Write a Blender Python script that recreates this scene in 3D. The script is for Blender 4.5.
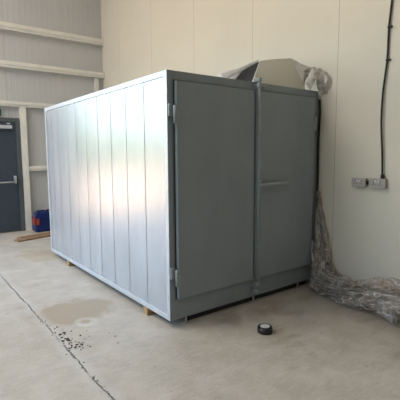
import bpy, bmesh, math, random
from mathutils import Vector, Matrix, noise
R = math.radians
S = bpy.context.scene
for o in list(bpy.data.objects): bpy.data.objects.remove(o)
COL = S.collection

# ------------------------------------------------------------------ camera
f_px, pitch, roll, yaw = 400.57, -0.1136, -0.0059, 0.6500
fw = Vector((math.cos(pitch)*math.sin(yaw), math.cos(pitch)*math.cos(yaw), math.sin(pitch)))
rt = Vector((math.cos(yaw), -math.sin(yaw), 0)); up = rt.cross(fw)
r2 = rt*math.cos(roll) + up*math.sin(roll); u2 = r2.cross(fw)
cd = bpy.data.cameras.new('camera'); cam = bpy.data.objects.new('camera', cd); COL.objects.link(cam)
cd.sensor_width = 36; cd.lens = f_px/400*36; cd.clip_start = .05; cd.clip_end = 300
m = Matrix((r2, u2, -fw)).transposed().to_4x4(); m.translation = Vector((-1.6647, -2.5945, 1.3923))
cam.matrix_world = m
S.camera = cam

# ------------------------------------------------------------------ world, sun, daylight, exposure
W_ = bpy.data.worlds.new('sky'); S.world = W_; W_.use_nodes = True
nt = W_.node_tree; nt.nodes.clear()
sk = nt.nodes.new('ShaderNodeTexSky'); sk.sky_type = 'NISHITA'; sk.sun_disc = False
sk.sun_elevation = R(48); sk.sun_rotation = R(110); sk.air_density = 1.3; sk.dust_density = 4.0; sk.ozone_density = 1.0
bg = nt.nodes.new('ShaderNodeBackground'); bg.inputs[1].default_value = .9
ow = nt.nodes.new('ShaderNodeOutputWorld')
nt.links.new(sk.outputs[0], bg.inputs[0]); nt.links.new(bg.outputs[0], ow.inputs[0])

def lamp(name, kind, loc, direction, energy, color=(1, 1, 1), size=None, sizey=None, angle=None):
    d = bpy.data.lights.new(name, kind); o = bpy.data.objects.new(name, d); COL.objects.link(o)
    o.location = loc; o.rotation_euler = Vector(direction).to_track_quat('-Z', 'Y').to_euler()
    d.energy = energy; d.color = color
    if size: d.shape = 'RECTANGLE'; d.size = size; d.size_y = sizey
    if angle: d.angle = angle
    return o
lamp('sun', 'SUN', (0, 20, 12), (-.62, .3, -.72), 4.0, (1.0, .90, .76), angle=R(.6))
# soft fill added below the unseen ceiling, with no modelled source
for x in (-5.4, -2.6):
    lamp('ceiling_fill', 'AREA', (x, 2.6, 5.92), (0, 0, -1), 110, (1.0, .965, .90), 1.1, 3.8)
# daylight through the open roller door (portal only guides sampling of the sky)
lamp('ceiling_fill', 'AREA', (-4.6, -4.2, 5.92), (0, 0, -1), 55, (1.0, .965, .90), 1.1, 3.0)  # weaker overhead fill added to lift the front floor, not the door's daylight
po = lamp('roller_door_portal', 'AREA', (-4.41, 5.32, 1.9), (0, -1, 0), 1, size=5.98, sizey=3.8); po.data.cycles.is_portal = True
po = lamp('side_window_portal', 'AREA', (-8.02, 1.2, 2.9), (1, 0, 0), 1, size=4.8, sizey=2.4); po.data.cycles.is_portal = True

S.view_settings.view_transform = 'Standard'; S.view_settings.look = 'None'
S.view_settings.exposure = 0.58; S.view_settings.gamma = 1; S.view_settings.use_curve_mapping = False

# ------------------------------------------------------------------ node helpers
class NT:
    def __init__(s, name):
        s.m = bpy.data.materials.new(name); s.m.use_nodes = True; s.t = s.m.node_tree
        s.b = s.t.nodes['Principled BSDF']; s.out = s.t.nodes['Material Output']
        s.pos = s.t.nodes.new('ShaderNodeNewGeometry').outputs['Position']
    def n(s, k): return s.t.nodes.new(k)
    def l(s, a, b): s.t.links.new(a, b)
    def put(s, v, inp):
        if hasattr(v, 'links'): s.l(v, inp)
        else: inp.default_value = v
    def math(s, op, a, b=0, c=None):
        n = s.n('ShaderNodeMath'); n.operation = op
        s.put(a, n.inputs[0]); s.put(b, n.inputs[1])
        if c is not None: s.put(c, n.inputs[2])
        return n.outputs[0]
    def xyz(s):
        n = s.n('ShaderNodeSeparateXYZ'); s.l(s.pos, n.inputs[0]); return n.outputs
    def noise(s, scale, detail=3, stretch=(1, 1, 1), rough=.55, off=(0, 0, 0)):
        mp = s.n('ShaderNodeMapping'); s.l(s.pos, mp.inputs[0]); mp.inputs['Scale'].default_value = stretch; mp.inputs['Location'].default_value = off
        n = s.n('ShaderNodeTexNoise'); s.l(mp.outputs[0], n.inputs['Vector'])
        n.inputs['Scale'].default_value = scale; n.inputs['Detail'].default_value = detail; n.inputs['Roughness'].default_value = rough
        return n.outputs['Fac']
    def ramp(s, fac, stops):
        n = s.n('ShaderNodeValToRGB'); e = n.color_ramp.elements
        while len(e) < len(stops): e.new(.5)
        for i, (p, c) in enumerate(stops):
            e[i].position = p; e[i].color = c if len(c) == 4 else (*c, 1)
        s.put(fac, n.inputs[0]); return n.outputs[0]
    def mapr(s, v, a, b, c=0., d=1.):
        n = s.n('ShaderNodeMapRange'); n.interpolation_type = 'SMOOTHSTEP'
        s.put(v, n.inputs[0])
        for i, q in enumerate((a, b, c, d)): s.put(q, n.inputs[i+1])
        return n.outputs[0]
    def mix(s, fac, a, b, mode='MIX'):
        n = s.n('ShaderNodeMix'); n.data_type = 'RGBA'; n.blend_type = mode
        s.put(fac, n.inputs[0])
        for v, i in ((a, 6), (b, 7)):
            if isinstance(v, tuple): v = (*v, 1) if len(v) == 3 else v
            s.put(v, n.inputs[i])
        return n.outputs[2]
    def bump(s, h, strength=.3, dist=.01):
        n = s.n('ShaderNodeBump'); n.inputs['Strength'].default_value = strength; n.inputs['Distance'].default_value = dist
        s.l(h, n.inputs['Height']); s.l(n.outputs[0], s.b.inputs['Normal']); return n
    def base(s, v):
        s.put((*v, 1) if isinstance(v, tuple) else v, s.b.inputs['Base Color'])

def simple(name, c, rough=.5, metal=0., var=.12, scale=20, bump=0., spec=.5, stretch=(1, 1, 1)):
    t = NT(name); nz = t.noise(scale, 4, stretch)
    lo = tuple(v*(1-var) for v in c); hi = tuple(min(1, v*(1+var)) for v in c)
    t.base(t.ramp(nz, [(.3, lo), (.7, hi)]))
    t.b.inputs['Roughness'].default_value = rough; t.b.inputs['Metallic'].default_value = metal
    t.b.inputs['Specular IOR Level'].default_value = spec
    if bump: t.bump(nz, bump, .01)
    return t.m

# ------------------------------------------------------------------ materials
def concrete():
    t = NT('concrete'); x, y, z = t.xyz()
    big = t.noise(.9, 5); mid = t.noise(4.5, 6, rough=.65); fine = t.noise(60, 5, rough=.7); brush = t.noise(9, 4, (1.0, 5.0, 1), off=(3, 1, 0))
    c = t.ramp(mid, [(.28, (.385, .345, .290)), (.5, (.490, .450, .390)), (.72, (.59, .55, .49))])
    c = t.mix(t.mapr(big, .42, .66, 0, .45), c, (.40, .355, .285))
    c = t.mix(t.mapr(fine, .38, .68, 0, .36), c, (.62, .59, .54))
    c = t.mix(t.mapr(brush, .50, .70, 0, .40), c, (.60, .575, .53))
    # tan stain beside the slab joint
    wob = t.math('MULTIPLY', t.math('SUBTRACT', t.noise(3.6, 6, rough=.65), .5), 1.5)
    dx = t.math('DIVIDE', t.math('ADD', x, .47), .38); dy = t.math('DIVIDE', t.math('SUBTRACT', y, .84), .33)
    rr = t.math('ADD', t.math('SQRT', t.math('ADD', t.math('MULTIPLY', dx, dx), t.math('MULTIPLY', dy, dy))), wob)
    c = t.mix(t.mapr(rr, 1.05, .72, 0, .75), c, (.37, .29, .20))
    # tan patch near far end of cabinet
    dx = t.math('DIVIDE', t.math('ADD', x, .12), .30); dy = t.math('DIVIDE', t.math('SUBTRACT', y, 3.15), .5)
    rr2 = t.math('ADD', t.math('SQRT', t.math('ADD', t.math('MULTIPLY', dx, dx), t.math('MULTIPLY', dy, dy))), wob)
    c = t.mix(t.mapr(rr2, 1.0, .55, 0, .5), c, (.42, .34, .22))
    # pale ring mark
    dx = t.math('ADD', x, .473); dy = t.math('SUBTRACT', y, .55)
    rr3 = t.math('SQRT', t.math('ADD', t.math('MULTIPLY', dx, dx), t.math('MULTIPLY', dy, dy)))
    ring = t.math('ABSOLUTE', t.math('SUBTRACT', t.math('ADD', rr3, t.math('MULTIPLY', wob, .12)), .065))
    c = t.mix(t.math('MULTIPLY', t.mapr(ring, .06, .0, 0, .6), t.mapr(mid, .3, .6, .3, 1)), c, (.66, .65, .62))
    # dirty worn brown area on the floor right of the tape
    n3 = t.noise(2.6, 5, off=(5, 2, 0), stretch=(1, 1.6, 1))
    c = t.mix(t.math('MULTIPLY', t.mapr(n3, .5, .68, 0, .55), t.mapr(x, -.2, .6, 0, 1)), c, (.30, .25, .18))
    spots = t.noise(16, 3, off=(1, 7, 0)); c = t.mix(t.mapr(spots, .66, .75, 0, .45), c, (.25, .21, .16))
    # paler strip of worn concrete either side of the long joint
    w1 = t.math('MULTIPLY', t.math('SUBTRACT', t.noise(2.2, 4, off=(9, 0, 0)), .5), .05)
    w2 = t.math('MULTIPLY', t.math('SUBTRACT', t.noise(22, 5, off=(2, 0, 0), rough=.7), .5), .035)
    dj = t.math('ABSOLUTE', t.math('ADD', t.math('ADD', x, .767), t.math('ADD', w1, w2)))
    c = t.mix(t.mapr(dj, .085, .01, 0, .42), c, (.60, .585, .56))
    gap = t.mapr(t.noise(6, 4, off=(0, 4, 4)), .34, .50, .15, 1)
    crack = t.math('MULTIPLY', t.mapr(dj, .0085, .002, 0, .9), gap)
    # crumbling, chipped edge
    chip = t.math('MULTIPLY', t.mapr(t.noise(55, 4, off=(7, 3, 0)), .58, .64, 0, .8), t.mapr(dj, .045, .012))
    chip = t.math('MULTIPLY', chip, t.mapr(t.noise(2.7, 2, off=(4, 4, 0)), .44, .56))
    c = t.mix(crack, c, (.085, .075, .065)); c = t.mix(chip, c, (.17, .145, .12))
    # faint cross joints
    for y0, x0, x1, am in ((-.012, -9, .0, .34), (-.745, -9, 9, .28)):
        dk = t.math('ABSOLUTE', t.math('ADD', t.math('SUBTRACT', y, y0), t.math('MULTIPLY', w1, .4)))
        c = t.mix(t.mapr(dk, .022, .012, 0, am), c, (.62, .60, .56))
        c = t.mix(t.math('MULTIPLY', t.mapr(dk, .006, .002, 0, am), gap), c, (.26, .24, .21))
    t.base(c)
    t.l(t.mapr(mid, .3, .7, .42, .62), t.b.inputs['Roughness'])
    h = t.math('SUBTRACT', t.math('ADD', t.math('MULTIPLY', fine, .35), mid), t.math('MULTIPLY', t.math('ADD', crack, chip), 2.0))
    t.bump(h, .30, .006)
    return t.m

def cladding(name, c, axis, spacing, offset, rib, ribstr, jcol, jw=.0035):
    t = NT(name); x, y, z = t.xyz(); a = (x, y)[axis]
    base = t.ramp(t.noise(1.2, 4), [(.3, tuple(v*.97 for v in c)), (.7, tuple(min(1, v*1.03) for v in c))])
    fr = t.math('ABSOLUTE', t.math('SUBTRACT', t.math('FRACT', t.math('ADD', t.math('DIVIDE', t.math('SUBTRACT', a, offset), spacing), 50.5)), .5))
    d = t.math('MULTIPLY', fr, spacing)
    ln = t.mapr(d, jw, jw*.4, 0, .75)
    base = t.mix(ln, base, jcol)
    t.base(base)
    rf = t.math('ABSOLUTE', t.math('SUBTRACT', t.math('FRACT', t.math('ADD', t.math('DIVIDE', a, rib), 100)), .5))
    h = t.math('SUBTRACT', t.mapr(rf, .30, .42), t.math('MULTIPLY', ln, 1.5))
    t.bump(h, ribstr, .004)
    t.b.inputs['Roughness'].default_value = .42
    return t.m

def oven_paint(name, c, rough, metal, aniso=False, rough_var=.06):
    t = NT(name)
    streak = t.noise(5, 3, (3.0, 3.0, .35)); blot = t.noise(2.2, 4, (1.6, 1.6, .6))
    t.base(t.ramp(blot, [(.3, tuple(v*.93 for v in c)), (.7, tuple(v*1.07 for v in c))]))
    t.b.inputs['Metallic'].default_value = metal
    t.b.inputs['Roughness'].default_value = rough
    if aniso:
        pass
    else: t.bump(t.noise(260, 2), .06, .002)
    return t.m

M = {}
M['concrete'] = concrete()
M['wall_far'] = cladding('grey_cladding', (.560, .562, .565), 0, 1.02, .03, .098, .45, (.40, .29, .27))
M['wall_cream'] = cladding('cream_panel', (.705, .670, .570), 1, 1.1794, 3.3405-3*1.1794, .147, .10, (.30, .27, .21), .004)
M['wall_dull'] = simple('dull_panel', (.22, .22, .215), .6, var=.05, scale=2)
M['rail'] = simple('painted_rail', (.82, .80, .74), .45, var=.06, scale=8)
M['roof'] = simple('roof_sheet', (.46, .45, .43), .6, var=.05, scale=2)
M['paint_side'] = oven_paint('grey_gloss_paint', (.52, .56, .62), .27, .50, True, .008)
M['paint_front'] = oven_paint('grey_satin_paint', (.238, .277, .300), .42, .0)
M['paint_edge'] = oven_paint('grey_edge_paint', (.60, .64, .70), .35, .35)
M['weld'] = simple('steel_fitting', (.285, .325, .345), .4, .0, .08)
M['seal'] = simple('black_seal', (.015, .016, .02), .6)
M['wood'] = simple('bearer_wood', (.42, .27, .13), .7, var=.25, scale=12, bump=.3, stretch=(1, 8, 8))
M['plank'] = simple('plank_wood', (.30, .19, .11), .75, var=.25, scale=12, bump=.3, stretch=(1, 8, 1))
M['door'] = simple('navy_door_paint', (.050, .066, .090), .45, var=.05)
M['frame'] = simple('dark_door_frame', (.10, .115, .125), .45, var=.05)
M['chrome'] = simple('satin_steel', (.72, .72, .73), .3, .85, .05)
M['silver'] = simple('silver_closer', (.68, .70, .74), .4, .3, .05)
M['green'] = simple('green_sign', (.01, .10, .06), .4)
M['signwhite'] = simple('sign_white', (.75, .8, .77), .4)
M['rubber'] = simple('black_rubber', (.010, .010, .011), .5, bump=.05)
M['tape'] = simple('black_tape', (.012, .012, .016), .35)
M['label'] = simple('tape_label', (.62, .63, .63), .55, var=.15, scale=90)
M['socket'] = simple('metal_socket', (.36, .33, .30), .42, .15, .08)
M['socketplate'] = simple('socket_plate', (.43, .395, .37), .4, .1, .06)
M['switch'] = simple('white_switch', (.66, .65, .63), .35, var=.02)
M['blue'] = simple('blue_plastic', (.006, .020, .125), .35, var=.15)
M['red'] = simple('red_label', (.42, .05, .03), .5)
M['cap'] = simple('black_cap', (.02, .02, .03), .5)
M['crumb'] = simple('dark_crumb', (.06, .05, .042), .8)
M['dark_foil'] = simple('dark_lining', (.040, .045, .065), .5, var=.2)
M['foot'] = simple('zinc_foot', (.40, .41, .41), .5, .1)

def sheet_material():
    t = NT('ribbed_cream_sheet')
    uv = t.n('ShaderNodeUVMap').outputs[0]; sp = t.n('ShaderNodeSeparateXYZ'); t.l(uv, sp.inputs[0])
    rf = t.math('ABSOLUTE', t.math('SUBTRACT', t.math('FRACT', t.math('MULTIPLY', sp.outputs[0], 26)), .5))
    t.base(t.mix(t.mapr(rf, .5, .25, 0, .35), (.80, .78, .69), (.64, .62, .54)))
    t.b.inputs['Roughness'].default_value = .5
    t.bump(rf, .35, .006)
    tl = t.n('ShaderNodeBsdfTranslucent'); tl.inputs[0].default_value = (.86, .84, .76, 1)
    mx = t.n('ShaderNodeMixShader'); mx.inputs[0].default_value = .5
    t.l(t.b.outputs[0], mx.inputs[1]); t.l(tl.outputs[0], mx.inputs[2]); t.l(mx.outputs[0], t.out.inputs[0]); return t.m
M['sheet'] = sheet_material()
M['foil'] = simple('silver_foil', (.86, .87, .90), .3, .15, .08, 30, .4)
M['foil_dull'] = simple('grey_crumpled_foil', (.50, .48, .44), .42, .1, .15, 25, .4)

def film_material():
    t = NT('clear_plastic_film')
    t.t.nodes.remove(t.b)
    uv = t.n('ShaderNodeUVMap').outputs[0]
    def fold(sx, sy, off, dist):
        mp = t.n('ShaderNodeMapping'); t.l(uv, mp.inputs[0]); mp.inputs['Scale'].default_value = (sx, sy, 1); mp.inputs['Location'].default_value = (off, off, off)
        n = t.n('ShaderNodeTexNoise'); t.l(mp.outputs[0], n.inputs['Vector']); n.inputs['Scale'].default_value = 1; n.inputs['Detail'].default_value = 4; n.inputs['Distortion'].default_value = dist
        return n.outputs['Fac']
    a = fold(2.2, 6, 0, 1.3); b_ = fold(4, 13, 5, 1.6)
    ridge = t.mapr(t.math('ABSOLUTE', t.math('SUBTRACT', a, .5)), .05, .0)       # thin crease lines
    ridge2 = t.mapr(t.math('ABSOLUTE', t.math('SUBTRACT', b_, .5)), .04, .0)
    cre = t.math('MAXIMUM', ridge, t.math('MULTIPLY', ridge2, .8))
    hgt = t.math('ADD', t.math('MULTIPLY', cre, .35), t.math('ADD', a, b_))
    bp = t.n('ShaderNodeBump'); bp.inputs['Strength'].default_value = .9; bp.inputs['Distance'].default_value = .03; t.l(hgt, bp.inputs['Height'])
    tr = t.n('ShaderNodeBsdfTransparent'); tr.inputs[0].default_value = (.985, .97, .95, 1)
    df = t.n('ShaderNodeBsdfDiffuse'); df.inputs[0].default_value = (.95, .92, .89, 1)
    tl = t.n('ShaderNodeBsdfTranslucent'); tl.inputs[0].default_value = (.92, .85, .78, 1)
    gl = t.n('ShaderNodeBsdfGlossy'); gl.inputs['Roughness'].default_value = .12
    for n in (gl, df): t.l(bp.outputs[0], n.inputs['Normal'])
    m1 = t.n('ShaderNodeMixShader'); m1.inputs[0].default_value = .4; t.l(df.outputs[0], m1.inputs[1]); t.l(tl.outputs[0], m1.inputs[2])
    m2 = t.n('ShaderNodeMixShader'); m2.inputs[0].default_value = .22; t.l(m1.outputs[0], m2.inputs[1]); t.l(gl.outputs[0], m2.inputs[2])
    m3 = t.n('ShaderNodeMixShader'); t.l(t.math('ADD', t.mapr(b_, .40, .66, .015, .22), t.math('MULTIPLY', cre, .52)), m3.inputs[0])
    t.l(tr.outputs[0], m3.inputs[1]); t.l(m2.outputs[0], m3.inputs[2]); t.l(m3.outputs[0], t.out.inputs[0])
    return t.m
M['film'] = film_material()

# ------------------------------------------------------------------ mesh helpers
def new(name, bm, mat, parent=None, smooth=False, loc=None):
    me = bpy.data.meshes.new(name); bmesh.ops.recalc_face_normals(bm, faces=bm.faces) if not smooth == 'raw' else None
    bm.to_mesh(me); bm.free()
    if smooth:
        for p in me.polygons: p.use_smooth = True
    me.materials.append(mat) if not isinstance(mat, (list, tuple)) else [me.materials.append(q) for q in mat]
    o = bpy.data.objects.new(name, me); COL.objects.link(o)
    if parent is not None:
        o.parent = parent
        o.matrix_parent_inverse = Matrix.Translation(parent_world(parent)).inverted()
    return o
def parent_world(p):
    v = Vector(p.location)
    if p.parent: return v if p.type != 'EMPTY' and v.length == 0 else v
    return v
def box(bm, a, b, bev=0., seg=2):
    t = bmesh.new(); bmesh.ops.create_cube(t, size=1)
    for v in t.verts: v.co = Vector([(a[i]+b[i])/2 + v.co[i]*(b[i]-a[i]) for i in range(3)])
    if bev: bmesh.ops.bevel(t, geom=t.edges[:], offset=bev, segments=seg, profile=.6, affect='EDGES')
    merge(bm, t)
def merge(bm, t):
    me = bpy.data.meshes.new('tmp'); t.to_mesh(me); t.free(); bm.from_mesh(me); bpy.data.meshes.remove(me)
def cyl(bm, p, q, r, seg=20, bev=0., r2=None):
    p = Vector(p); q = Vector(q); d = q-p
    t = bmesh.new(); bmesh.ops.create_cone(t, cap_ends=True, segments=seg, radius1=r, radius2=r if r2 is None else r2, depth=d.length)
    if bev:
        bmesh.ops.bevel(t, geom=[e for e in t.edges if abs(e.verts[0].co.z-e.verts[1].co.z) < 1e-6], offset=bev, segments=2, affect='EDGES')
    mt = d.to_track_quat('Z', 'Y').to_matrix().to_4x4(); mt.translation = (p+q)/2
    t.transform(mt); merge(bm, t)
def tube(bm, pts, r, seg=10):
    pts = [Vector(p) for p in pts]; rings = []
    for i, p in enumerate(pts):
        d = (pts[min(i+1, len(pts)-1)] - pts[max(i-1, 0)]).normalized()
        a = d.cross(Vector((.31, .95, .05))).normalized(); b = d.cross(a)
        rings.append([bm.verts.new(p + (a*math.cos(k*2*math.pi/seg) + b*math.sin(k*2*math.pi/seg))*r) for k in range(seg)])
    for i in range(len(rings)-1):
        for k in range(seg): bm.faces.new((rings[i][k], rings[i][(k+1) % seg], rings[i+1][(k+1) % seg], rings[i+1][k]))
    bm.faces.new(rings[0][::-1]); bm.faces.new(rings[-1])
def spline(P, n):
    P = [Vector(p) for p in P]; out = []
    for i in range(len(P)-1):
        p0 = P[max(i-1, 0)]; p1 = P[i]; p2 = P[i+1]; p3 = P[min(i+2, len(P)-1)]
        for k in range(n):
            t = k/n; out.append(.5*((2*p1)+(p2-p0)*t+(2*p0-5*p1+4*p2-p3)*t*t+(3*p1-p0-3*p2+p3)*t*t*t))
    out.append(P[-1]); return out
def one(name, mat, parent, *boxes, bev=0.):
    bm = bmesh.new()
    for a, b in boxes: box(bm, a, b, bev)
    return new(name, bm, mat, parent)
def struct(name, mat, *boxes, bev=0.):
    o = one(name, mat, None, *boxes, bev=bev); o['kind'] = 'structure'; return o
def thing(name, label, cat, loc=(0, 0, 0), group=None):
    o = bpy.data.objects.new(name, None); COL.objects.link(o); o.location = loc; o.empty_display_size = .1
    tag(o, label, cat, group); return o
def tag(o, label, cat, group=None, kind=None):
    o['label'] = label; o['category'] = cat
    if group: o['group'] = group
    if kind: o['kind'] = kind
    return o

FW, XW = 5.287, 1.858
W, L, G, H = 1.827, 3.047, .065, 1.9575
T = G+H
# ------------------------------------------------------------------ structure
struct('floor', M['concrete'], ((-8.1, -8.1, -.12), (2.1, FW+.0, 0)))
# far wall with the open roller door to the left of the frame
OX0, OX1, OZ = -7.4, -1.42, 3.8
struct('wall_far', M['wall_far'], ((OX1, FW, 0), (XW+.2, FW+.12, 6)), ((-8.1, FW, 0), (OX0, FW+.12, 6)), ((OX0, FW, OZ), (OX1, FW+.12, 6)))
struct('wall_right', M['wall_cream'], ((XW, -8.1, 0), (XW+.12, FW, 6)))
# left wall with a high band of windows
struct('wall_left', M['wall_dull'], ((-8.12, -8.1, 0), (-8, FW, 1.7)), ((-8.12, -8.1, 4.1), (-8, FW, 6)), ((-8.12, -8.1, 1.7), (-8, -1.2, 4.1)), ((-8.12, 3.6, 1.7), (-8, FW, 4.1)))
struct('wall_back', M['wall_dull'], ((-8.1, -8.22, 0), (XW, -8.1, 6)))
struct('ceiling', M['roof'], ((-8.1, -8.2, 6), (XW+.2, FW+.12, 6.1)))
struct('ground_outside', simple('yard_concrete', (.60, .41, .25), .8, scale=1.5), ((-40, FW+.12, -.14), (30, 60, -.02)), ((-60, -10, -.14), (-8.12, FW+.12, -.02)))

# sheeting rails of the far wall, folded C sections
def rail(n, z0, z1, x0=-1.41, x1=XW):
    d = .075
    bm = bmesh.new()
    box(bm, (x0, FW-d, z0), (x1, FW-d+.006, z1))             # face
    box(bm, (x0, FW-d, z1-.006), (x1, FW, z1)); box(bm, (x0, FW-d, z0), (x1, FW, z0+.006))
    box(bm, (x0, FW-d-.014, z0+(z1-z0)*.45), (x1, FW-d-.0005, z1), .003)    # pressed step
    o = new('trim_%d' % n, bm, M['rail']); o['kind'] = 'structure'
rail(1, 3.563, 3.690); rail(2, 2.926, 3.040); rail(3, 2.253, 2.348); rail(4, 1.099, 1.193, x0=.305)
struct('trim_5', M['rail'], ((.205, FW-.10, 0), (.213, FW, 2.253)), ((.297, FW-.10, 0), (.305, FW, 2.253)), ((.213, FW-.10, 0), (.297, FW-.092, 2.253)))
struct('trim_6', M['rail'], ((1.66, FW-.05, 2.348), (1.74, FW-.004, 2.926)))

# personnel door in the far wall
dr = bpy.data.objects.new('door_1', None); COL.objects.link(dr); dr.location = (-.35, FW, 0); dr['kind'] = 'structure'
y = FW
one('door_frame', M['frame'], dr, ((.125, y-.055, 0), (.195, y-.002, 2.06)), ((-.915, y-.055, 0), (-.845, y-.002, 2.06)), ((-.845, y-.055, 1.985), (.125, y-.002, 2.06)), bev=.004)
leaf = one('door_leaf', M['door'], dr, ((-.843, y-.045, .01), (.123, y-.003, 1.982)), bev=.003)
bm = bmesh.new(); box(bm, (-.25, y-.10, 1.865), (.06, y-.045, 1.925), .008); box(bm, (-.02, y-.09, 1.945), (.03, y-.045, 1.965))
new('door_closer', bm, M['silver'], dr)
bm = bmesh.new(); tube(bm, [(-.74, y-.13, .915), (.045, y-.13, .915)], .014); box(bm, (.04, y-.14, .89), (.078, y-.045, 1.025), .008); box(bm, (-.78, y-.14, .89), (-.742, y-.045, 1.025), .008)
new('panic_bar', bm, M['chrome'], dr, True)
sg = thing('exit_sign', 'small dark green sign above the navy blue door', 'sign', (-.22, y, 2.09))
one('sign_panel', M['green'], sg, ((-.36, y-.03, 2.09), (-.092, y-.002, 2.21)), bev=.004)

# ------------------------------------------------------------------ outdoors, seen in the gloss of the cabinet
leafm = simple('hedge_leaf', (.075, .15, .045), .7, var=.5, scale=6, bump=.5)
random.seed(3)
for i in range(7):
    tr_ = thing('tree', 'leafy green tree across the yard beyond the open roller door', 'tree', (-30+i*5.4, 31+random.random()*3, 0), 'trees beyond the yard')
    bx, by = tr_.location.x, tr_.location.y
    bm = bmesh.new(); bmesh.ops.create_icosphere(bm, subdivisions=4, radius=1)
    hgt = 1.9+random.random()*.8
    for v in bm.verts:
        n = v.co.normalized(); k = 1+.28*noise.noise(n*2.2+Vector((i*7, 0, 0)))+.12*noise.noise(n*7)
        v.co = Vector((bx+n.x*2.2*k, by+n.y*1.8*k, 1.7+n.z*hgt*k*.8))
    new('foliage', bm, leafm, tr_, True)
    bm = bmesh.new(); cyl(bm, (bx, by, -.02), (bx, by, 1.4), .2, 10, r2=.14); new('trunk', bm, M['plank'], tr_, True)

# ------------------------------------------------------------------ steel cabinet
cab = thing('steel_cabinet', 'huge grey painted steel oven cabinet with double doors standing on timber bearers', 'cabinet', (0, 0, G))
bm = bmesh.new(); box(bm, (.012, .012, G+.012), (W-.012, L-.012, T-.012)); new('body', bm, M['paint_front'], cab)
# corner frame of the box, square tube
e = .045
bm = bmesh.new()
for x0, x1 in ((0, e), (W-e, W)):
    for y0, y1 in ((0, e), (L-e, L)): box(bm, (x0, y0, G), (x1, y1, T), .003)
for z0, z1 in ((G, G+e), (T-e, T)):
    for x0, x1 in ((0, e), (W-e, W)): box(bm, (x0, e, z0), (x1, L-e, z1), .003)
    box(bm, (e, L-e, z0), (W-e, L, z1), .003)
new('edge_frame', bm, M['paint_edge'], cab)
# long side cladding: lapped sheets, each a hair out of plane
seams = [.045, .362, .690, 1.005, 1.318, 1.628, 1.928, 2.228, 2.560, 2.80, L-.045]
bm = bmesh.new()
uvjit = random.Random(5)
for i in range(len(seams)-1):
    y0, y1 = seams[i]+.005, seams[i+1]-.005
    ny, nz = 12, 26
    tl = uvjit.uniform(-.0012, .0012); z0, z1 = G+e+.002, T-e-.002
    bow = uvjit.uniform(.0002, .0007)
    vv = []
    for a in range(ny+1):
        col = []
        for b in range(nz+1):
            u = a/ny; v = b/nz; yy = y0+(y1-y0)*u; zz = z0+(z1-z0)*v
            xx = .007 + tl*(u-.5) - bow*(1-(2*u-1)**2) + .0009*noise.noise(Vector((i*3.1, yy*2.3, zz*1.0)))
            if a in (0, ny) or b in (0, nz): xx = .0075
            col.append(bm.verts.new((xx, yy, zz)))
        vv.append(col)
    for a in range(ny):
        for b in range(nz): bm.faces.new((vv[a][b], vv[a][b+1], vv[a+1][b+1], vv[a+1][b]))
o = new('side_cladding', bm, M['paint_side'], cab, True)
# dark gasket strips seen in the gaps
bm = bmesh.new()
for s in seams[1:-1]: box(bm, (.0085, s-.007, G+e), (.0115, s+.007, T-e))
new('seam_sealant', bm, simple('seam_grey', (.11, .12, .135), .6), cab)
# front fascia: stiles, top rail and bottom rail, recessed behind the doors
bm = bmesh.new()
box(bm, (e, 0.0, G), (W-e, .03, .235), .002); box(bm, (e, 0.0, 1.955), (W-e, .03, T), .002)
box(bm, (.045, 0.003, .235), (.10, .03, 1.955)); box(bm, (W-.06, .003, .235), (W-.045, .03, 1.955))
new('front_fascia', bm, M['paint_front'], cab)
for xa in (.001, W-.044): one('front_edge', M['paint_front'], cab, ((xa, -.003, G+.001), (xa+.043, .0, T-.001)))
dd = -.040
def door(x0, x1, hx, side):
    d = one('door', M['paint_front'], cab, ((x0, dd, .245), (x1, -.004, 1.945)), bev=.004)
    one('door_seal', M['seal'], d, ((x0-(.005 if side > 0 else .012), -.009, .239), (x1+(.012 if side > 0 else .005), -.0032, 1.951)))
    for z in (1.70, .43):
        bm = bmesh.new(); a, b = (hx-.035, hx+.03)
        box(bm, (hx-.045, -.020, z-.02), (hx-.005, -.003, z+.075), .003)
        box(bm, (hx, dd-.012, z-.075), (hx+.028, dd+.004, z+.02), .003) if side > 0 else box(bm, (hx-.028, dd-.012, z-.075), (hx, dd+.004, z+.02), .003)
        cyl(bm, (hx-.008, dd-.004, z-.075), (hx-.008, dd-.004, z+.06), .0125, 16, .002)
        new('hinge', bm, M['weld'], d, True)
    return d
dL = door(.062, .886, .050, 1)
dR = door(.908, 1.735, 1.752, -1)
for ob in dR.children:
    if ob.name.startswith('hinge'): ob['label'] = 'steel hinge at the wall side'
# overlap strip, locking rod and handle on the right door
bm = bmesh.new(); tube(bm, [(.920, dd-.022, .150), (.920, dd-.022, 2.030)], .0115, 14)
for z in (.20, .55, 1.10, 1.60, 1.985): box(bm, (.904, dd-.036, z-.022), (.937, dd-.002, z+.022), .004)
for z in (.135, 2.035): box(bm, (.905, dd-.034, z-.018), (.936, .0, z+.018), .004)
new('locking_rod', bm, M['weld'], dR, True)
bm = bmesh.new(); tube(bm, spline([(.920, dd-.022, 1.115), (.96, dd-.05, 1.118), (1.06, dd-.055, 1.120), (1.20, dd-.055, 1.122), (1.27, dd-.055, 1.122)], 5), .0145, 12)
box(bm, (.903, dd-.042, 1.07), (.938, dd-.006, 1.16), .005)
box(bm, (1.16, dd-.045, 1.105), (1.19, dd+.001, 1.135), .003)
new('handle', bm, M['weld'], dR, True)
one('front_shade_bar', M['seal'], cab, ((.20, .045, .004), (W-.06, .10, G+.001)), bev=.003)  # black bar added to deepen the shade under the cabinet front
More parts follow.
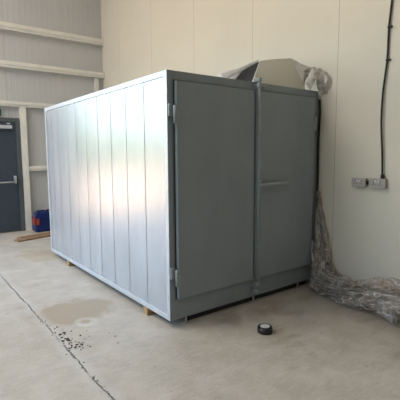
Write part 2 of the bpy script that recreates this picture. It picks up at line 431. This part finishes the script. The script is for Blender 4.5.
# keeps on the fascia
one('rod_keeper', M['weld'], cab, ((.900, -.03, .105), (.945, -.002, .135)), bev=.003); one('rod_keeper', M['weld'], cab, ((.91, -.03, 1.99), (1.03, -.002, 2.00)), bev=.003)
for x in (.17, .95, 1.60):
    bm = bmesh.new(); cyl(bm, (x, .022, .002), (x, .022, .012), .018, 18, .003); cyl(bm, (x, .022, .012), (x, .022, G+.002), .010, 12)
    new('foot', bm, M['foot'], cab, True)

# timber bearers
bl = []
for i, (yy, x0, lb) in enumerate(((.385, .004, 'timber bearer under the near end of the grey cabinet'), (2.35, .004, 'timber bearer under the far end of the grey cabinet'))):
    o = one('timber_bearer', M['wood'], None, ((0, -.035, 0), (W-.05, .035, G-.001)), bev=.003); o.location = (x0-.012, yy, 0)
    tag(o, lb, 'timber', 'bearers under the cabinet')

# ------------------------------------------------------------------ folded insulation sheet on top
def quadsheet(bm, A, B, C, D, th, nu=10, nv=8, amp=.004, seed=0, mi=0, uvl=None, sag=0):
    """A-B bottom edge, D-C top edge, thickness th"""
    A, B, C, D = map(Vector, (A, B, C, D)); nrm = (B-A).cross(D-A).normalized()
    fr, bk = [], []
    for i in range(nu+1):
        a, b = [], []
        for j in range(nv+1):
            u, v = i/nu, j/nv
            p = A.lerp(B, u).lerp(D.lerp(C, u), v)
            k = amp*noise.noise(p*5+Vector((seed, 0, 0))) + sag*math.sin(math.pi*u)*math.sin(math.pi*v)
            a.append(bm.verts.new(p+nrm*(k))); b.append(bm.verts.new(p+nrm*(k-th)))
        fr.append(a); bk.append(b)
    uv = bm.loops.layers.uv.verify()
    def face(vs, uvs, m):
        f = bm.faces.new(vs); f.material_index = m
        for l, q in zip(f.loops, uvs): l[uv].uv = q
    for i in range(nu):
        for j in range(nv):
            q = [(i/nu, j/nv), ((i+1)/nu, j/nv), ((i+1)/nu, (j+1)/nv), (i/nu, (j+1)/nv)]
            face((fr[i][j], fr[i+1][j], fr[i+1][j+1], fr[i][j+1]), q, mi)
            face((bk[i][j+1], bk[i+1][j+1], bk[i+1][j], bk[i][j]), q, 1)
    rim = [(i, 0) for i in range(nu)] + [(nu, j) for j in range(nv)] + [(i, nv) for i in range(nu, 0, -1)] + [(0, j) for j in range(nv, 0, -1)]
    for k in range(len(rim)):
        a = rim[k]; b = rim[(k+1) % len(rim)]
        face((fr[a[0]][a[1]], bk[a[0]][a[1]], bk[b[0]][b[1]], fr[b[0]][b[1]]), [(0, 0)]*4, 2)
sh = thing('insulation_sheet', 'ribbed cream insulation sheet folded like a tent on the cabinet top', 'sheet', (1.2, .15, T))
bm = bmesh.new()
quadsheet(bm, (.935, .035, T+.004), (1.675, .035, T+.002), (1.715, .27, 2.385), (1.262, .27, 2.300), .010, 16, 10, .010, 1, 0, sag=.018)
new('front_flap', bm, [M['sheet'], M['sheet'], M['foil']], sh)
bm = bmesh.new()
quadsheet(bm, (.70, .17, T+.001), (.945, .065, T+.001), (1.262, .282, 2.292), (1.235, .29, 2.290), .008, 12, 8, .006, 4, 1)
new('dark_lining', bm, [M['dark_foil'], M['dark_foil'], M['foil']], sh)
bm = bmesh.new()
quadsheet(bm, (.655, .11, T+.002), (1.225, .262, 2.282), (1.262, .275, 2.312), (.66, .17, T+.075), .006, 18, 6, .014, 9, 0, sag=.012)
quadsheet(bm, (.60, .12, T+.001), (.76, .10, T+.012), (.98, .22, 2.16), (.70, .25, T+.08), .004, 12, 8, .03, 11, 0)
new('folded_edge', bm, [M['foil'], M['foil'], M['foil']], sh, True)
bm = bmesh.new()
quadsheet(bm, (1.672, .05, T+.002), (1.741, .10, 2.131), (1.80, .05, 2.262), (1.716, .27, 2.386), .006, 8, 10, .03, 7, 0, sag=.02)
new('side_flap', bm, [M['foil_dull'], M['dark_foil'], M['foil']], sh)

# crumpled film draped over the corner
def crumple(name, P, w, seed, amp, mat, parent, fine=.02, nu=46, nv=26, th=0):
    """P: polyline spine; w: list of (left,right) offsets vectors per point"""
    sp = spline(P, 8); wl = spline([a for a, b in w], 8); wr = spline([b for a, b in w], 8)
    bm = bmesh.new(); rows = []
    for i, c in enumerate(sp):
        row = []
        for j in range(nv+1):
            u = j/nv; p = c + (wl[i].lerp(wr[i], u)); q = p*1.0
            n1 = noise.noise_vector(q*6+Vector((seed, 0, 0)))*amp
            n2 = Vector(noise.noise_vector(q*19+Vector((0, seed, 0))))
            n2 = Vector((abs(n2.x), abs(n2.y), abs(n2.z)))*fine*2-Vector((fine,)*3)*.6
            row.append(bm.verts.new(p+n1+n2))
        rows.append(row)
    for i in range(len(rows)-1):
        for j in range(nv): bm.faces.new((rows[i][j], rows[i][j+1], rows[i+1][j+1], rows[i+1][j]))
    return bm
fs = thing('foil_scrap', 'crumpled grey foil scrap bunched over the cabinet corner beside the wall', 'foil', (1.76, .05, T))
V = Vector
bm = crumple('s', [(1.66, .0, T+.12), (1.71, .0, T+.15), (1.77, -.02, T+.16), (1.822, -.07, T+.08), (1.83, -.06, T-.06)],
             [(V((0, .02, -.03)), V((.03, .05, .08))), (V((-.02, .0, -.09)), V((.03, .06, .09))), (V((-.07, -.02, -.04)), V((.05, .06, .08))), (V((-.05, .05, -.03)), V((.035, -.06, .04))), (V((-.02, .03, 0)), V((.03, -.03, .02)))], 4, .035, None, None, .022)
for v in bm.verts: v.co.x = min(v.co.x, XW-.006)
new('foil_sheet', bm, M['foil_dull'], fs, True)
bm = bmesh.new(); quadsheet(bm, (1.56, -.030, 2.075), (1.665, -.035, 2.015), (1.81, -.01, 2.195), (1.735, -.005, 2.245), .004, 12, 8, .03, 21, 0, sag=.02)
new('bright_fold', bm, [M['foil']]*3, fs, True)

# ------------------------------------------------------------------ plastic film heap
def bundle(bm, P, ra, rb, ups, seed, nth=64, seg=9, fold=.22, fine=.007):
    C_ = spline(P, seg); A_ = spline([(a, 0, 0) for a in ra], seg); B_ = spline([(b, 0, 0) for b in rb], seg); U_ = spline(ups, seg)
    rings = []
    for i, c in enumerate(C_):
        d = (C_[min(i+1, len(C_)-1)]-C_[max(i-1, 0)]).normalized(); u = U_[i]; u = (u-d*u.dot(d)).normalized(); s = d.cross(u)
        ring = []
        for k in range(nth):
            th = 2*math.pi*k/nth
            q = Vector((math.cos(th)*2.2, math.sin(th)*2.2, i*.045+seed*5.3))
            f1 = noise.noise(q*1.6); f2 = abs(noise.noise(q*3.7+Vector((9, 9, 9))))
            f3 = noise.noise(Vector((math.cos(th)*1.0, math.sin(th)*1.0, i*.22+seed)))
            k_ = 1 + fold*f1*1.5 - fold*1.6*f2 + .30*f3
            p = c + s*(A_[i].x*k_*math.cos(th)) + u*(B_[i].x*k_*math.sin(th))
            nv_ = noise.noise_vector(p*15+Vector((seed, seed, 0))); p = p+nv_*fine*1.4
            nv_ = noise.noise_vector(p*9+Vector((seed, 0, 3))); p = p+nv_*fine*2.0
            p.z = max(p.z, .004+.01*abs(f1)); p.x = min(p.x, XW-.004-.004*abs(f2))
            if p.y > -.062 and p.x < 1.80: p.y = -.062-.01*abs(f2)
            if p.y > -.01 and p.x < W+.012: p.y = -.008-.01*abs(f2)
            ring.append(bm.verts.new(p))
        rings.append(ring)
    uv = bm.loops.layers.uv.verify(); n_ = len(rings)-1
    for i in range(n_):
        for k in range(nth):
            f = bm.faces.new((rings[i][k], rings[i][(k+1) % nth], rings[i+1][(k+1) % nth], rings[i+1][k]))
            for l, (a, b) in zip(f.loops, ((i, k), (i, k+1), (i+1, k+1), (i+1, k))): l[uv].uv = (a/n_*2.2+seed*3, b/nth+seed*7)
bm = bmesh.new()
Yd = (0, -1, 0); Xd = (-.7, -.6, 0)
PV = [(1.825, -.035, 1.00), (1.820, -.05, .86), (1.80, -.09, .62), (1.775, -.13, .38), (1.74, -.17, .20), (1.70, -.27, .10), (1.66, -.47, .085), (1.62, -.70, .12), (1.61, -.95, .15), (1.60, -1.25, .16), (1.60, -1.65, .13), (1.62, -2.0, .08)]
ra = [.018, .035, .06, .085, .12, .16, .17, .20, .22, .23, .22, .10]
rb = [.018, .03, .05, .07, .11, .12, .10, .13, .17, .18, .14, .06]
ups = [(-.8, -.6, 0)]*4 + [(-.6, -.5, .6), (-.2, 0, 1)] + [(0, 0, 1)]*6
for s, sc in ((1, 1.0), (2, .80), (3, .55)):
    bundle(bm, PV, [a*sc for a in ra], [b*sc for b in rb], ups, s, fold=.22+.05*s)
o = new('plastic_film', bm, M['film'], None, 'raw')
for p in o.data.polygons: p.use_smooth = True
tag(o, 'crumpled clear plastic film hanging beside the cabinet and trailing along the cream wall', 'plastic wrap')

# black hose in the gap by the wall
bm = bmesh.new(); tube(bm, spline([(1.838, -.012, 1.94), (1.838, -.02, 1.80), (1.836, -.014, 1.55), (1.833, -.018, 1.25), (1.832, -.02, 1.0), (1.83, -.02, .9)], 6), .011, 12)
tag(new('black_hose', bm, M['rubber'], None, True), 'thin black hose hanging in the gap between cabinet and cream wall', 'hose')

# ------------------------------------------------------------------ sockets and cable
def socket(y0, y1, z0, z1, label):
    t = thing('wall_socket', label, 'socket', (XW, (y0+y1)/2, z0), 'twin sockets on the cream wall')
    one('back_box', M['socket'], t, ((XW-.038, y1, z0), (XW-.001, y0, z1)), bev=.004)
    pl = one('face_plate', M['socketplate'], t, ((XW-.046, y1-.003, z0-.003), (XW-.038, y0+.003, z1+.003)), bev=.003)
    ym = (y0+y1)/2
    for yy in (ym+.032, ym-.032):
        bm = bmesh.new(); zc = z0+.032
        box(bm, (XW-.0475, yy-.004, zc+.012), (XW-.0462, yy+.004, zc+.022)); box(bm, (XW-.0475, yy-.016, zc-.008), (XW-.0462, yy-.006, zc-.003)); box(bm, (XW-.0475, yy+.006, zc-.008), (XW-.0462, yy+.016, zc-.003))
        new('pin_holes', bm, M['seal'], pl)
    for yy in (ym+.013, ym-.013): one('rocker_switch', M['switch'], pl, ((XW-.052, yy-.009, z1-.034), (XW-.0455, yy+.009, z1-.012)), bev=.002)
socket(-.425, -.562, 1.082, 1.158, 'left of the two grey metal twin sockets on the cream wall')
socket(-.600, -.750, 1.080, 1.160, 'right metal twin socket on cream wall, black cable entering its top')
bm = bmesh.new(); cyl(bm, (XW-.022, -.558, 1.122), (XW-.022, -.604, 1.122), .013, 16); cyl(bm, (XW-.022, -.567, 1.122), (XW-.022, -.580, 1.122), .020, 16)
tag(new('conduit_coupler', bm, M['rubber'], None, True), 'short black conduit coupler joining the two metal wall sockets', 'conduit')
cb = thing('power_cable', 'black power cable running down the cream wall into the right socket', 'cable', (XW, -.71, 1.16))
bm = bmesh.new(); tube(bm, spline([(XW-.014, -.66, 4.6), (XW-.014, -.70, 3.6), (XW-.014, -.724, 2.85), (XW-.014, -.722, 2.70), (XW-.014, -.706, 2.48), (XW-.014, -.703, 2.205), (XW-.018, -.682, 1.95), (XW-.024, -.680, 1.69), (XW-.022, -.700, 1.40), (XW-.022, -.713, 1.165)], 6), .0085, 12)
new('cable_sheath', bm, M['rubber'], cb, True)
bm = bmesh.new(); cyl(bm, (XW-.022, -.714, 1.155), (XW-.022, -.714, 1.20), .017, 8); new('cable_gland', bm, M['rubber'], cb)
for yy, zz in ((-.706, 2.482), (-.7035, 2.205)):
    bm = bmesh.new(); box(bm, (XW-.026, yy-.028, zz-.007), (XW-.001, yy-.006, zz+.007), .003); cyl(bm, (XW-.014, yy, zz-.008), (XW-.014, yy, zz+.008), .0125, 14)
    new('cable_clip', bm, M['rubber'], cb)

# ------------------------------------------------------------------ tape roll
tp = thing('tape_roll', 'small roll of black tape lying flat on the concrete floor', 'tape', (.565, -.50, 0))
bm = bmesh.new(); c0 = (.558, -.503)
cyl(bm, (*c0, .001), (*c0, .050), .058, 48, .004); new('tape', bm, M['tape'], tp, True)
bm = bmesh.new(); cyl(bm, (*c0, .0502), (*c0, .0512), .038, 40); new('paper_label', bm, M['label'], tp)
for ob in tp.children:
    if ob.name.startswith('tape'):
        for p in ob.data.polygons: p.use_smooth = abs(p.normal.z) < .5

# ------------------------------------------------------------------ jerry can by the column
jc = thing('jerry_can', 'blue plastic jerry can with red label beside the door column', 'container', (.44, 4.98, 0))
bm = bmesh.new(); a = (.285, 4.87, .001); b = (.600, 5.11, .36)
box(bm, a, b, .035, 4)
for v in bm.verts:
    if v.co.z > .31: v.co.x = .4425+(v.co.x-.4425)*.86; v.co.y = 4.99+(v.co.y-4.99)*.86
for zz in (.10, .25):
    box(bm, (.282, 4.867, zz), (.603, 5.113, zz+.012), .004)
new('container_body', bm, M['blue'], jc)
bm = bmesh.new(); tube(bm, spline([(.34, 4.99, .355), (.36, 4.99, .375), (.44, 4.99, .380), (.50, 4.99, .372), (.52, 4.99, .355)], 5), .014, 10); new('carry_handle', bm, M['blue'], jc, True)
bm = bmesh.new(); cyl(bm, (.545, 4.99, .355), (.545, 4.99, .395), .028, 20, .004); new('screw_cap', bm, M['cap'], jc, True)
lb_ = one('red_label', M['red'], jc, ((.2825, 4.90, .14), (.2845, 5.05, .28)), ((.290, 4.867, .14), (.355, 4.8695, .25)), bev=.0)
lb_['label'] = 'red and orange label'

# planks lying in front of it
for i, (c, an, ln, wd, z, lb) in enumerate((((.30, 4.42), 16, 1.0, .13, 0, 'brown board lying on floor, front one of the pair near blue can'),
                                     ((.36, 4.60), 14, .95, .12, 0, 'brown board lying on floor, rear one nearer the blue can'))):
    o = one('wooden_board', M['plank'], None, ((-ln/2, -wd/2, 0), (ln/2, wd/2, .028)), bev=.003)
    o.location = (c[0], c[1], .0); o.rotation_euler.z = R(an); tag(o, lb, 'board', 'boards on the floor')

# loose crumbs of joint filler
bm = bmesh.new(); rn = random.Random(11)
def chip(x, y, s):
    t = bmesh.new(); bmesh.ops.create_icosphere(t, subdivisions=1, radius=1)
    sx, sy, sz = s*rn.uniform(.6, 1.6), s*rn.uniform(.5, 1.3), s*.35
    a = rn.uniform(0, 6.28)
    for v in t.verts:
        p = v.co*(1+rn.uniform(-.25, .25)); p = Vector((p.x*sx, p.y*sy, p.z*sz)); p.rotate(Matrix.Rotation(a, 3, 'Z')); v.co = p+Vector((x, y, sz*.8))
    merge(bm, t)
for k in range(34): chip(rn.gauss(-.705, .028), rn.gauss(.34, .12), rn.uniform(.004, .011))
for k in range(26): chip(rn.gauss(-.70, .03), rn.gauss(.19, .045), rn.uniform(.004, .010))
for k in range(16): chip(rn.gauss(-.755, .03), rn.uniform(.3, .95), rn.uniform(.003, .008))
for k in range(20): chip(rn.gauss(-.762, .012), rn.uniform(-.7, .3), rn.uniform(.003, .007))
for k in range(8): chip(rn.uniform(-.65, -.4), rn.uniform(.0, .4), rn.uniform(.003, .007))
tag(new('joint_crumbs', bm, M['crumb']), 'dark crumbs of broken filler scattered along the floor joint', 'debris', kind='stuff')
bm = bmesh.new(); chip(.72, -.53, .012); tag(new('white_chip', bm, M['signwhite']), 'tiny pale chip on the floor right of the tape roll', 'debris')
